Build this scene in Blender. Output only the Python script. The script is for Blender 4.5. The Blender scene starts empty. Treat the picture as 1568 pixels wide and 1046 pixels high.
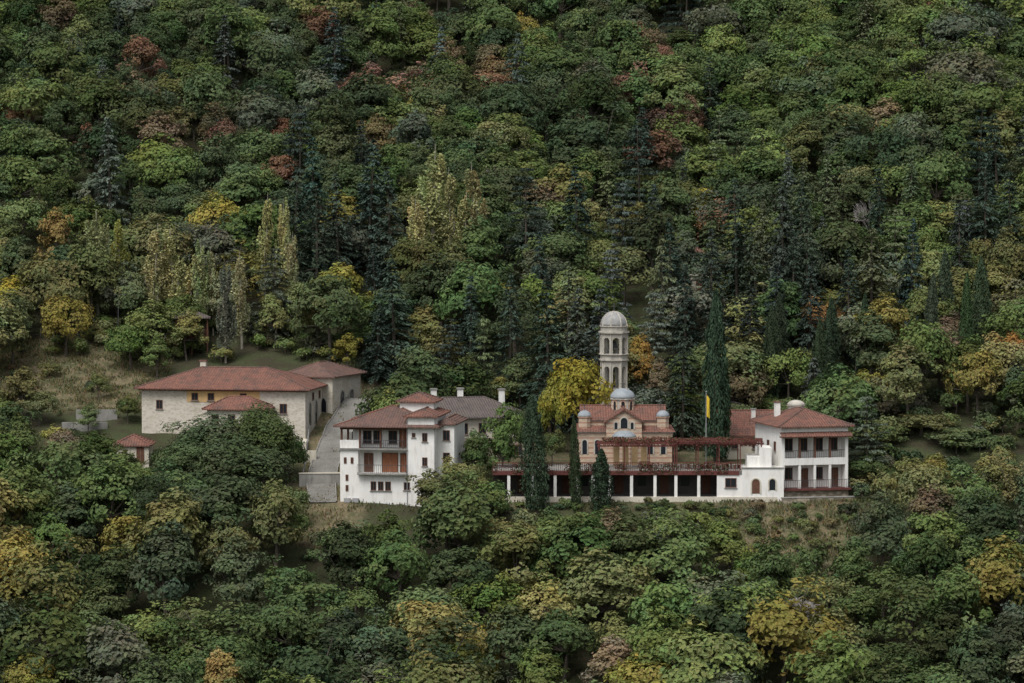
import bpy, math, random
import numpy as np
from mathutils import Vector
rng = np.random.default_rng(11); random.seed(11)
S = bpy.context.scene
COL = S.collection

# ------------------------------------------------------------------ survey
CY, CZ, PITCH, F = -400.0, 38.9, math.radians(3.0), 5320.0
cp, sp = math.cos(PITCH), math.sin(PITCH)
def proj(x, y, z):
    dy, dz = y-CY, z-CZ
    dep = dy*cp - dz*sp
    return 784+F*x/dep, 523-F*(dy*sp+dz*cp)/dep
def unproj(px, py, Y):
    u, v = (px-784)/F, (523-py)/F
    dy = cp+v*sp; dz = -sp+v*cp
    t = (Y-CY)/dy
    return u*t, CZ+dz*t

# ------------------------------------------------------------------ terrain
GY = [-900,-400,-300,-200,-120,-60,-30,-8,0,30,60,120,200,320,600,1200]
GZ = [70,30,-22,-50,-48,-29,-15.5,-3.9,-0.3,9.6,20.0,45,80,134,240,330]
TY = [-8,-0.8,5.6,6.6,27,38,60]
TZ = [-3.9,-0.5,-0.4,2.9,3.2,9.5,20.0]
def sstep(a, b, x):
    t = np.clip((x-a)/(b-a), 0, 1); return t*t*(3-2*t)
def h(x, y):
    x = np.asarray(x, float); y = np.asarray(y, float)
    g = np.interp(y, GY, GZ)
    t = np.where((y > -8) & (y < 60), np.interp(y, TY, TZ), g)
    w = sstep(-20.5, -18.5, x)*(1-sstep(41, 46, x))
    z = g*(1-w)+t*w
    amp = sstep(46, 90, y)+sstep(-12, -40, y)*0.6
    z = z+amp*(2.6*np.sin(x*.047+y*.03+1)+1.6*np.sin(x*.105-y*.06+2)+.6*np.sin(x*.3+y*.21))
    z = z+sstep(1, 6, np.abs(y+1))*0.15*np.sin(x*.9+1.3*np.sin(y*.7))*(1-w)
    return z
def hz(x, y): return float(h(x, y))

# ------------------------------------------------------------------ materials
def nn(nt, t, **k):
    n = nt.nodes.new(t)
    for a, b in k.items(): setattr(n, a, b)
    return n
def base_mat(name):
    m = bpy.data.materials.new(name); m.use_nodes = True
    nt = m.node_tree
    return m, nt, nt.nodes['Principled BSDF']
def mixc(nt, fac, a, b, mode='MIX'):
    n = nn(nt, 'ShaderNodeMix', data_type='RGBA', blend_type=mode)
    for sock, v in ((n.inputs[0], fac), (n.inputs[6], a), (n.inputs[7], b)):
        if isinstance(v, bpy.types.NodeSocket): nt.links.new(v, sock)
        elif isinstance(v, (int, float)): sock.default_value = v
        else: sock.default_value = (*v, 1)
    return n.outputs[2]
def noise(nt, scale, detail=5, rough=.6, mp=None, coord='Object'):
    tc = nn(nt, 'ShaderNodeTexCoord'); out = tc.outputs[coord]
    if mp:
        m = nn(nt, 'ShaderNodeMapping'); m.inputs['Scale'].default_value = mp
        nt.links.new(out, m.inputs[0]); out = m.outputs[0]
    n = nn(nt, 'ShaderNodeTexNoise'); n.inputs['Scale'].default_value = scale
    n.inputs['Detail'].default_value = detail; n.inputs['Roughness'].default_value = rough
    nt.links.new(out, n.inputs['Vector'])
    return n.outputs['Fac']
def ramp(nt, v, a, b):
    r = nn(nt, 'ShaderNodeMapRange'); r.inputs[1].default_value = a; r.inputs[2].default_value = b
    nt.links.new(v, r.inputs[0]); return r.outputs[0]
def mk(name, c1, c2, scale=1.5, rough=.9, streak=None, bump=0.0, fine=None, lo=.35, hi=.65):
    m, nt, p = base_mat(name)
    col = mixc(nt, ramp(nt, noise(nt, scale), lo, hi), c1, c2)
    if streak:
        col = mixc(nt, ramp(nt, noise(nt, 1.0, 6, .7, mp=(2.2, 2.2, .35)), .5, .8), col, streak)
    if fine:
        col = mixc(nt, ramp(nt, noise(nt, fine, 2), .4, .6), col, mixc(nt, 1.0, col, (.62, .6, .58), 'MULTIPLY'))
    nt.links.new(col, p.inputs['Base Color']); p.inputs['Roughness'].default_value = rough
    p.inputs['Specular IOR Level'].default_value = .25
    if bump:
        b = nn(nt, 'ShaderNodeBump'); b.inputs['Strength'].default_value = bump; b.inputs['Distance'].default_value = .06
        nt.links.new(noise(nt, scale*8), b.inputs['Height']); nt.links.new(b.outputs[0], p.inputs['Normal'])
    return m
def cells(nt, scale, mp=None):
    tc = nn(nt, 'ShaderNodeTexCoord'); out = tc.outputs['Object']
    if mp:
        m = nn(nt, 'ShaderNodeMapping'); m.inputs['Scale'].default_value = mp
        nt.links.new(out, m.inputs[0]); out = m.outputs[0]
    v = nn(nt, 'ShaderNodeTexVoronoi'); v.inputs['Scale'].default_value = scale
    nt.links.new(out, v.inputs['Vector'])
    s = nn(nt, 'ShaderNodeSeparateColor'); nt.links.new(v.outputs['Color'], s.inputs[0])
    return s.outputs[0], v.outputs['Distance']
def stone(name, a, b, mortar, scale=2.6, mp=(1, 1, 1.9)):
    m, nt, p = base_mat(name)
    c, d = cells(nt, scale, mp)
    col = mixc(nt, c, a, b)
    col = mixc(nt, ramp(nt, d, .38, .62), col, mortar)
    col = mixc(nt, ramp(nt, noise(nt, .5), .5, .75), col, mixc(nt, 1., col, (.7, .68, .62), 'MULTIPLY'))
    nt.links.new(col, p.inputs['Base Color']); p.inputs['Roughness'].default_value = .95
    return m
def tile(name, a, b, moss):
    m, nt, p = base_mat(name)
    c, d = cells(nt, 3.4)
    col = mixc(nt, c, a, b)
    col = mixc(nt, ramp(nt, noise(nt, .7, 6, .7), .46, .68), col, moss)
    tc = nn(nt, 'ShaderNodeTexCoord')
    nt.links.new(col, p.inputs['Base Color']); p.inputs['Roughness'].default_value = .9
    p.inputs['Specular IOR Level'].default_value = .12
    w = nn(nt, 'ShaderNodeTexWave', bands_direction='X'); w.inputs['Scale'].default_value = 1.0
    w2 = nn(nt, 'ShaderNodeTexWave', bands_direction='Y'); w2.inputs['Scale'].default_value = 1.0
    nt.links.new(tc.outputs['Object'], w.inputs[0]); nt.links.new(tc.outputs['Object'], w2.inputs[0])
    ad = nn(nt, 'ShaderNodeMath', operation='ADD'); nt.links.new(w.outputs['Fac'], ad.inputs[0]); nt.links.new(w2.outputs['Fac'], ad.inputs[1])
    bp = nn(nt, 'ShaderNodeBump'); bp.inputs['Strength'].default_value = .8; bp.inputs['Distance'].default_value = .1
    nt.links.new(ad.outputs[0], bp.inputs['Height']); nt.links.new(bp.outputs[0], p.inputs['Normal'])
    return m
def bandstone(name):
    m, nt, p = base_mat(name)
    c, d = cells(nt, 2.4, (1, 1, 1.6))
    col = mixc(nt, c, (.54, .43, .32), (.40, .31, .23))
    tc = nn(nt, 'ShaderNodeTexCoord')
    sx = nn(nt, 'ShaderNodeSeparateXYZ'); nt.links.new(tc.outputs['Object'], sx.inputs[0])
    f = nn(nt, 'ShaderNodeMath', operation='FRACT')
    mu = nn(nt, 'ShaderNodeMath', operation='MULTIPLY'); mu.inputs[1].default_value = 1.7
    nt.links.new(sx.outputs[2], mu.inputs[0]); nt.links.new(mu.outputs[0], f.inputs[0])
    g = nn(nt, 'ShaderNodeMath', operation='LESS_THAN'); g.inputs[1].default_value = .3
    nt.links.new(f.outputs[0], g.inputs[0])
    col = mixc(nt, g.outputs[0], col, (.36, .20, .145))
    col = mixc(nt, ramp(nt, noise(nt, .9), .5, .8), col, (.32, .27, .22))
    nt.links.new(col, p.inputs['Base Color']); p.inputs['Roughness'].default_value = .95
    return m
WHITE = mk('white_render', (.80, .79, .76), (.73, .72, .69), .6, streak=(.52, .50, .46))
CREAM = mk('cream_render', (.60, .56, .47), (.52, .48, .4), .8, streak=(.36, .34, .28))
CONC = mk('weathered_concrete', (.30, .29, .27), (.20, .195, .18), .8, streak=(.11, .11, .095), bump=.3)
ROADM = mk('concrete_road_mat', (.25, .245, .23), (.18, .175, .16), .5, fine=9)
YEL = mk('ochre_render', (.62, .42, .19), (.52, .35, .17), .8, streak=(.35, .27, .15))
TSTONE = mk('tower_limestone', (.52, .49, .43), (.36, .34, .30), 1.2, streak=(.20, .19, .17))
LEAD = mk('lead_dome', (.22, .25, .28), (.30, .33, .35), 1.5, rough=.6)
PALED = mk('pale_dome', (.36, .36, .35), (.25, .25, .25), 1.5, rough=.8, streak=(.16, .16, .16))
WOOD = mk('dark_wood', (.10, .05, .035), (.15, .075, .05), 3)
REDW = mk('red_painted_timber', (.15, .05, .042), (.10, .04, .035), 3)
DOORM = mk('door_wood', (.30, .12, .06), (.22, .09, .05), 3)
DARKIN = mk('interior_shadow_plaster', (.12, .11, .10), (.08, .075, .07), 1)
METAL = mk('dark_metal', (.05, .05, .055), (.08, .08, .08), 3, rough=.5)
GREYM = mk('grey_metal', (.35, .35, .36), (.28, .28, .28), 3, rough=.5)
BARK = mk('bark', (.12, .10, .08), (.07, .06, .05), 4)
PALEBARK = mk('pale_bark', (.36, .34, .28), (.25, .23, .19), 4)
DEADB = mk('dead_bark', (.34, .32, .30), (.24, .22, .21), 4)
STONEW = stone('rubble_stone', (.54, .495, .415), (.42, .38, .315), (.56, .52, .45))
STONE2 = stone('pale_rubble_stone', (.42, .37, .29), (.28, .24, .18), (.2, .17, .13), 1.6)
BAND = bandstone('church_banded_masonry')
TILE = tile('terracotta_tiles', (.245, .120, .090), (.175, .088, .070), (.12, .082, .07))
TILE2 = tile('old_tiles', (.19, .115, .094), (.145, .09, .076), (.105, .082, .074))
TILEG = tile('grey_weathered_tiles', (.155, .13, .118), (.12, .10, .093), (.095, .085, .08))
GM, nt, p = base_mat('window_glass'); p.inputs['Base Color'].default_value = (.02, .024, .03, 1); p.inputs['Roughness'].default_value = .12
FLAGM = mk('yellow_cloth', (.75, .55, .05), (.6, .42, .04), 3)
CURT = mk('tan_canvas', (.42, .30, .16), (.34, .24, .13), 3)

def leafmat(name, trans=.25):
    m = bpy.data.materials.new(name); m.use_nodes = True; nt = m.node_tree; nt.nodes.clear()
    o = nn(nt, 'ShaderNodeOutputMaterial'); oi = nn(nt, 'ShaderNodeObjectInfo')
    at = nn(nt, 'ShaderNodeAttribute', attribute_name='tint')
    col = mixc(nt, 1.0, oi.outputs['Color'], at.outputs['Color'], 'MULTIPLY')
    d = nn(nt, 'ShaderNodeBsdfDiffuse')
    nt.links.new(col, d.inputs[0])
    if trans > 0:
        t = nn(nt, 'ShaderNodeBsdfTranslucent'); mx = nn(nt, 'ShaderNodeMixShader')
        mx.inputs[0].default_value = trans; nt.links.new(col, t.inputs[0])
        nt.links.new(d.outputs[0], mx.inputs[1]); nt.links.new(t.outputs[0], mx.inputs[2]); nt.links.new(mx.outputs[0], o.inputs[0])
    else: nt.links.new(d.outputs[0], o.inputs[0])
    return m
LEAF = leafmat('broadleaf_foliage', .2); NEEDLE = leafmat('needle_foliage', 0)

# ------------------------------------------------------------------ mesh helpers
def new_obj(name, me, parent=None, loc=None, rot=None):
    o = bpy.data.objects.new(name, me); COL.objects.link(o)
    if parent: o.parent = parent
    if loc is not None: o.location = loc
    if rot is not None: o.rotation_euler = rot
    return o
def meshpy(name, v, f, mat, smooth=False):
    me = bpy.data.meshes.new(name); me.from_pydata(v, [], f); me.materials.append(mat); me.update()
    if smooth: me.polygons.foreach_set('use_smooth', [True]*len(me.polygons))
    return me
BF = [(0,3,2,1),(4,5,6,7),(0,1,5,4),(1,2,6,5),(2,3,7,6),(3,0,4,7)]
def boxvf(b):
    x0,x1,y0,y1,z0,z1 = b
    return [(x0,y0,z0),(x1,y0,z0),(x1,y1,z0),(x0,y1,z0),(x0,y0,z1),(x1,y0,z1),(x1,y1,z1),(x0,y1,z1)]
def tube(p0, p1, r0, r1, n=6):
    p0, p1 = Vector(p0), Vector(p1); d = (p1-p0)
    if d.length < 1e-5: d = Vector((0,0,1))
    d.normalize(); a = d.orthogonal().normalized(); b = d.cross(a)
    v = []
    for p, r in ((p0, r0), (p1, r1)):
        for i in range(n):
            t = 2*math.pi*i/n; v.append(tuple(p+a*math.cos(t)*r+b*math.sin(t)*r))
    f = [(i, (i+1) % n, n+(i+1) % n, n+i) for i in range(n)]+[tuple(range(n, 2*n)), tuple(range(n-1, -1, -1))]
    return v, f
class Grp:
    def __init__(s, name, loc, yaw=0):
        s.e = bpy.data.objects.new(name, None); COL.objects.link(s.e); s.e.location = loc; s.e.rotation_euler = (0, 0, math.radians(yaw)); s.e.empty_display_size = .3
    def mesh(s, n, v, f, mat, smooth=False): return new_obj(n, meshpy(n, v, f, mat, smooth), s.e)
    def box(s, n, *a): return s.boxes(n, [a[:6]], a[6])
    def boxes(s, n, bl, mat):
        v, f = [], []
        for b in bl:
            k = len(v); v += boxvf(b); f += [tuple(i+k for i in q) for q in BF]
        return s.mesh(n, v, f, mat)
    def tubes(s, n, tl, mat, seg=6):
        v, f = [], []
        for t in tl:
            k = len(v); a, b = tube(*t, n=seg); v += a; f += [tuple(i+k for i in q) for q in b]
        return s.mesh(n, v, f, mat)
    def hip(s, n, x0, x1, y0, y1, z, rise, oh, mat, th=.14, cap=None):
        x0 -= oh; x1 += oh; y0 -= oh; y1 += oh; w, d = x1-x0, y1-y0
        if w >= d: r0, r1 = (x0+d/2, (y0+y1)/2), (x1-d/2, (y0+y1)/2)
        else: r0, r1 = ((x0+x1)/2, y0+w/2), ((x0+x1)/2, y1-w/2)
        v = boxvf((x0, x1, y0, y1, z, z+th))+[(*r0, z+th+rise), (*r1, z+th+rise)]
        f = BF[:1]+BF[2:]
        if w >= d: f = f+[(4,5,9,8),(5,6,9),(6,7,8,9),(7,4,8)]
        else: f = f+[(4,5,8),(5,6,9,8),(6,7,9),(7,4,8,9)]
        o = s.mesh(n, v, f, mat)
        pts = [(8, 9)]+([(4, 8), (7, 8), (5, 9), (6, 9)] if w >= d else [(4, 8), (5, 8), (6, 9), (7, 9)])
        s.tubes(n+'_ridge_caps', [(v[a], v[b], .11, .11) for a, b in pts], cap or mat)
        return o
    def gable(s, n, x0, x1, y0, y1, z, rise, oh, mat, wall=None, axis='x', th=.16):
        def P(u, w_, zz): return (u, w_, zz) if axis == 'x' else (w_, u, zz)
        a0, a1, b0, b1 = (x0, x1, y0, y1) if axis == 'x' else (y0, y1, x0, x1)
        m = (b0+b1)/2; k = rise/(m-b0); e = oh
        if wall: 
            v = [P(a0, b0, z), P(a0, b1, z), P(a0, m, z+rise), P(a1, b0, z), P(a1, b1, z), P(a1, m, z+rise)]
            s.mesh(n+'_gable_wall', v, [(0,1,2),(3,5,4),(0,2,5,3),(1,4,5,2),(0,3,4,1)], wall)
        A0, A1 = a0-e, a1+e; B0, B1 = b0-e, b1+e; zl = z-e*k+.01
        v = []
        for u in (A0, A1):
            v += [P(u, B0, zl), P(u, m, z+rise+.01), P(u, B1, zl), P(u, B0, zl+th), P(u, m, z+rise+th), P(u, B1, zl+th)]
        f = [(0,1,4,3),(1,2,5,4),(6,9,10,7),(7,10,11,8),(3,4,10,9),(4,5,11,10),(0,6,7,1),(1,7,8,2),(0,3,9,6),(2,8,11,5)]
        s.mesh(n, v, f, mat)
        s.tubes(n+'_ridge_caps', [(v[4], v[10], .1, .1)], mat)
    def wb(s, face, pl, u0, u1, n0, n1, z0, z1):
        if face == 'f': return (u0, u1, pl-n1, pl-n0, z0, z1)
        if face == 'r': return (pl+n0, pl+n1, u0, u1, z0, z1)
        return (pl-n1, pl-n0, u0, u1, z0, z1)
    def window(s, face, pl, u, z, w, hh, fr=None, shutters=None, sill=True):
        fr = fr or WOOD
        a, b = u-w/2, u+w/2
        W = lambda *q: s.wb(face, pl, *q)
        s.boxes('window_glass', [W(a+.05, b-.05, .004, .02, z+.05, z+hh-.05)], GM)
        fb = [W(a, a+.08, .002, .07, z, z+hh), W(b-.08, b, .002, .07, z, z+hh), W(a+.08, b-.08, .002, .07, z+hh-.08, z+hh), W(a+.08, b-.08, .002, .07, z, z+.08), W(u-.03, u+.03, .02, .05, z+.08, z+hh-.08)]
        s.boxes('window_frame', fb, fr)
        if sill: s.boxes('window_sill', [W(a-.1, b+.1, .002, .14, z-.08, z-.004)], CONC)
        if shutters: s.boxes('shutters', [W(a-w*.45, a-.02, .004, .06, z, z+hh), W(b+.02, b+w*.45, .004, .06, z, z+hh)], shutters)
    def door(s, face, pl, u, z, w, hh, mat):
        W = lambda *q: s.wb(face, pl, *q)
        s.boxes('door_leaf', [W(u-w/2, u-.015, .004, .05, z, z+hh), W(u+.015, u+w/2, .004, .05, z, z+hh)], mat)
        s.boxes('door_frame', [W(u-w/2-.1, u-w/2, .002, .09, z, z+hh+.1), W(u+w/2, u+w/2+.1, .002, .09, z, z+hh+.1), W(u-w/2, u+w/2, .002, .09, z+hh, z+hh+.1)], WOOD)
    def rail(s, n, p0, p1, z, ht=1.0, mat=None, sp_=.22, r=.022):
        p0 = Vector((*p0, z)); p1 = Vector((*p1, z)); L = (p1-p0).length; k = max(2, int(L/sp_))
        tl = [(p0+Vector((0,0,ht)), p1+Vector((0,0,ht)), .035, .035), (p0+Vector((0,0,.12)), p1+Vector((0,0,.12)), .025, .025)]
        for i in range(k+1):
            q = p0.lerp(p1, i/k); tl.append((q, q+Vector((0,0,ht)), r, r))
        s.tubes(n, tl, mat or METAL, 4)
    def arch_poly(s, u, z, w, hh, n=8):
        r = w/2; pts = [(u-r, z)]+[(u-r*math.cos(math.pi*i/n), z+hh-r+r*math.sin(math.pi*i/n)) for i in range(n+1)]+[(u+r, z)]
        return pts
    def arch_window(s, face, pl, u, z, w, hh, trim=None, glass=None):
        def M(pts, n0, n1, name, mat):
            v = []
            for nn_ in (n0, n1):
                for a, b in pts:
                    v.append((a, pl-nn_, b) if face == 'f' else ((pl+nn_, a, b) if face == 'r' else (pl-nn_, a, b)))
            k = len(pts); f = [tuple(range(k, 2*k)), tuple(range(k-1, -1, -1))]+[(i, (i+1) % k, k+(i+1) % k, k+i) for i in range(k)]
            s.mesh(name, v, f, mat)
        M(s.arch_poly(u, z, w, hh), .003, .02, 'arched_glass', glass or GM)
        o = s.arch_poly(u, z, w+.3, hh+.15); i_ = s.arch_poly(u, z, w, hh)
        M(o+i_[::-1], .002, .09, 'arch_surround', trim or TSTONE)

def arch_wall(w, hh, ow, oh_, t, n=8):
    r = ow/2
    pts = [(-w/2, 0), (-r, 0)]+[(-r*math.cos(math.pi*i/n), oh_-r+r*math.sin(math.pi*i/n)) for i in range(n+1)]+[(r, 0), (w/2, 0), (w/2, hh), (-w/2, hh)]
    k = len(pts); v = [(a, 0, b) for a, b in pts]+[(a, t, b) for a, b in pts]
    f = [tuple(range(k)), tuple(range(2*k-1, k-1, -1))]+[(i, k+i, k+(i+1) % k, (i+1) % k) for i in range(k)]
    return v, f
def lathe(prof, n=16, cx=0, cy=0, ph=0):
    v, f = [], []
    for r, z in prof:
        for i in range(n):
            t = 2*math.pi*i/n+ph; v.append((cx+r*math.cos(t), cy+r*math.sin(t), z))
    for j in range(len(prof)-1):
        for i in range(n):
            f.append((j*n+i, j*n+(i+1) % n, (j+1)*n+(i+1) % n, (j+1)*n+i))
    f.append(tuple(range((len(prof)-1)*n, len(prof)*n))); f.append(tuple(range(n-1, -1, -1)))
    return v, f
def domeprof(r, z0, ht, n=8):
    return [(r*math.cos(math.pi/2*i/n)+.01, z0+ht*math.sin(math.pi/2*i/n)) for i in range(n+1)]

# ------------------------------------------------------------------ vegetation meshes
def leaf_geo(c, nrm, size, r, asp=.6, along=None):
    n = len(c)
    nrm = nrm/np.linalg.norm(nrm, axis=1, keepdims=True)
    q = r.normal(size=(n, 3)) if along is None else along+.25*r.normal(size=(n, 3))
    t = q-nrm*np.sum(q*nrm, axis=1, keepdims=True); t /= np.linalg.norm(t, axis=1, keepdims=True)+1e-9
    b = np.cross(nrm, t); s = size[:, None]
    bend = nrm*s*.25
    v = np.stack([c+t*s, c+b*s*asp+bend, c-t*s*.9, c-b*s*asp+bend], 1).reshape(-1, 3)
    f = np.arange(4*n).reshape(-1, 4)
    return v, f
def tree_mesh(name, lv, lf, tint, tubes_, lmat, bmat):
    tv, tf = [], []
    for t in tubes_:
        k = len(tv); a, b = tube(*t, n=5); tv += a; tf += [tuple(i+k for i in q) for q in b]
    nl = len(lv)
    me = bpy.data.meshes.new(name)
    me.from_pydata(lv.tolist()+[tuple(x) for x in tv], [], lf.tolist()+[tuple(i+nl for i in q) for q in tf])
    me.materials.append(lmat); me.materials.append(bmat)
    mi = np.zeros(len(me.polygons), dtype=np.int32); mi[len(lf):] = 1
    me.polygons.foreach_set('material_index', mi)
    at = me.attributes.new('tint', 'FLOAT_COLOR', 'POINT')
    col = np.ones((len(me.vertices), 4), dtype=np.float32); col[:nl, :3] = np.repeat(tint, 4, axis=0)
    at.data.foreach_set('color', col.ravel()); me.update()
    return me
def decid(seed, H=9., R=3.7, npf=44, nl=140, leaf=.21, cb=.14, irr=.12, top=0.0, density=1.):
    """rounded crown built of many leafy puffs on a domed envelope"""
    r = np.random.default_rng(seed)
    cz, rz = H*(.42+.3*cb), H*(.58-.3*cb)
    ph = r.uniform(0, 6.28, 3); cs, ns, ss, ts = [], [], [], []
    trunk = [((0,0,-.6), (r.normal()*.15, r.normal()*.15, cz*.8), .2*R/3.5, .12*R/3.5)]
    fork = trunk[0][1]
    for i in range(npf):
        d = r.normal(size=3); d /= np.linalg.norm(d)
        if d[2] < -.35: d[2] *= -.8
        az = math.atan2(d[1], d[0])
        lob = 1+irr*math.sin(2*az+ph[0])+irr*.8*math.sin(3*az+ph[1]+2*d[2])+irr*.6*math.sin(5*d[2]+ph[2])
        rho = r.uniform(.56, .84)*lob if i > npf*.15 else r.uniform(.2, .5)
        taper = 1-top*max(0, d[2])
        pc = np.array([0, 0, cz])+d*np.array([R*taper, R*taper, rz if d[2] > 0 else rz*.75])*rho
        s = r.uniform(.15, .30)*R
        n = int(nl*(s/(.25*R))**2*density)
        u = r.normal(size=(n, 3)); u /= np.linalg.norm(u, axis=1, keepdims=True)
        u = u[(u @ d > -.3)]; n = len(u)
        q = r.uniform(0, 6.28, 3)
        ss_ = s*(1+.25*np.sin(4.5*u[:, 0]+q[0])*np.sin(4.5*u[:, 1]+q[1])+.2*np.sin(7*u[:, 2]+q[2]))*(.74+.36*r.random(n))
        cs.append(pc+u*ss_[:, None]*np.array([1, 1, .78])+r.normal(size=(n, 3))*.07)
        ns.append(u*.7+d*.6+.3*r.normal(size=(n, 3))+np.array([0, 0, .25]))
        ss.append(leaf*r.uniform(.55, 1.35, n))
        pt = r.uniform(.87, 1.13)*np.array([1+r.normal()*.06, 1, 1+r.normal()*.05])
        ts.append(pt*r.uniform(.84, 1.16, (n, 1))*(1+r.normal(size=(n, 3))*.04))
        if i % 4 == 0: trunk.append((fork, tuple(pc), .09, .025))
    c = np.concatenate(cs); v, f = leaf_geo(c, np.concatenate(ns), np.concatenate(ss), r)
    return tree_mesh('broadleaf_%d' % seed, v, f, np.clip(np.concatenate(ts), .2, 2), trunk, LEAF, BARK)
def fir(seed, H=15., R=3.2, L=28, nb=8, m=26, droop=.28, leaf=.24, pw=.85, ir=.18):
    r = np.random.default_rng(seed); cs, ns, al, ss, ts = [], [], [], [], []
    tb = [((0,0,-.5), (0,0,H*.97), .24, .03)]
    for k in range(L):
        zf = .07+.93*(k+r.uniform(-.3, .3))/L; zf = min(zf, .985); z = H*zf
        lr = R*(1-zf)**pw+.12
        for b in range(nb):
            a = r.uniform(0, 6.283); ln = lr*r.uniform(1-ir*1.6, 1+ir); dr = droop*r.uniform(.6, 1.3)
            n = max(5, int(m*(ln/R)**.8)); t = r.uniform(.15, 1, n)**.75
            dx, dy = math.cos(a), math.sin(a)
            lat = r.normal(size=n)*(.10+.16*ln*(1-t)*.9)
            zz = z-dr*ln*t*t+.06*ln*t+r.normal(size=n)*.07
            cs.append(np.stack([dx*ln*t-dy*lat, dy*ln*t+dx*lat, zz], 1))
            ns.append(np.stack([dx*.5+r.normal(size=n)*.4, dy*.5+r.normal(size=n)*.4, np.ones(n)], 1))
            al.append(np.tile([dx, dy, -.35], (n, 1))); ss.append(leaf*r.uniform(.6, 1.3, n))
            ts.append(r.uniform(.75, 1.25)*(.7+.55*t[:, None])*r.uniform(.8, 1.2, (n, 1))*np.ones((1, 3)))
            if b == 0: tb.append(((0,0,z), (dx*ln*.8, dy*ln*.8, z-dr*ln*.6), .04, .015))
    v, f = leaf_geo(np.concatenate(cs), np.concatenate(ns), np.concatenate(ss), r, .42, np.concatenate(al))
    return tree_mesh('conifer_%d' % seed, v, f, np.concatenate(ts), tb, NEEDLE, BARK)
def cypress(seed, H=12., R=1.05, n=5000):
    r = np.random.default_rng(seed)
    zf = r.uniform(0.03, 1, n)**.9; az = r.uniform(0, 6.283, n)
    prof = np.interp(zf, [0, .05, .2, .45, .75, .92, 1], [.35, .75, 1, .95, .66, .3, .05])
    lump = 1+.17*np.sin(az*5+zf*9+seed)+.12*np.sin(az*3-zf*25)+.10*np.sin(zf*60+az*2)
    rad = R*prof*lump*(.7+.4*r.random(n)**.6)
    c = np.stack([rad*np.cos(az), rad*np.sin(az), zf*H], 1)+r.normal(size=(n, 3))*.05
    nr = np.stack([np.cos(az), np.sin(az), .3+0*az], 1)+.5*r.normal(size=(n, 3))
    v, f = leaf_geo(c, nr, .18*r.uniform(.6, 1.3, n), r, .4, np.tile([0, 0, 1.], (n, 1)))
    t = (.8+.35*np.sin(az*5+zf*9+seed)[:, None]*.5+.25*r.random((n, 1)))*np.ones((1, 3))
    return tree_mesh('cypress_%d' % seed, v, f, t, [((0,0,-.4), (0,0,H*.9), .16, .03)], NEEDLE, BARK)
def poplar(seed, H=14., R=1.6, ns_=28, nl=200):
    r = np.random.default_rng(seed); cs, nr, ss, ts = [], [], [], []
    tb = [((0,0,-.5), (.1,0,H*.5), .2, .12), ((.1,0,H*.5), (0,.05,H*.97), .12, .02)]
    for i in range(ns_):
        z0 = H*r.uniform(.10, .76); a = r.uniform(0, 6.28); out = R*r.uniform(.3, 1.1)*(1.15-z0/H*.75)
        ln = H*r.uniform(.12, .3); z1 = min(z0+ln, H*r.uniform(.9, 1.0))
        p0 = np.array([0, 0, z0]); p1 = np.array([math.cos(a)*out, math.sin(a)*out, z0+(z1-z0)*.45]); p2 = np.array([p1[0]*.95, p1[1]*.95, z1])
        tb.append((tuple(p0), tuple(p1), .05, .03)); tb.append((tuple(p1), tuple(p2), .03, .01))
        t = r.uniform(.12, 1, nl)[:, None]; c = (1-t)**2*p0+2*t*(1-t)*p1+t*t*p2
        w = .38*(1.15-t)
        c = c+r.normal(size=(nl, 3))*w*np.array([.8, .8, 1.1])
        cs.append(c); nr.append(r.normal(size=(nl, 3))+np.array([0, 0, .5])); ss.append(.18*r.uniform(.6, 1.3, nl))
        ts.append(r.uniform(.75, 1.3)*r.uniform(.75, 1.25, (nl, 1))*np.array([[1+r.normal()*.08, 1, 1]]))
    v, f = leaf_geo(np.concatenate(cs), np.concatenate(nr), np.concatenate(ss), r)
    return tree_mesh('poplar_%d' % seed, v, f, np.concatenate(ts), tb, LEAF, PALEBARK)
def bare(seed, H=9., lv=6, mr=.03):
    r = random.Random(seed); tb = []
    def rec(p, d, L, rad, k):
        q = p+d*L; tb.append((tuple(p), tuple(q), rad, rad*.65))
        if k == 0: return
        for _ in range(3):
            nd = (d+Vector((r.gauss(0, .48), r.gauss(0, .48), r.gauss(.08, .28)))).normalized()
            rec(p.lerp(q, r.uniform(.45, 1)), nd, L*r.uniform(.62, .88), rad*.62, k-1)
    rec(Vector((0,0,-.5)), Vector((0,0,1)), H*.22, .22, lv)
    tv, tf = [], []
    for t in tb:
        k = len(tv); a, b = tube(t[0], t[1], max(t[2], mr), max(t[3], mr*.7), n=4); tv += a; tf += [tuple(i+k for i in q) for q in b]
    return meshpy('bare_%d' % seed, tv, tf, DEADB)

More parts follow.
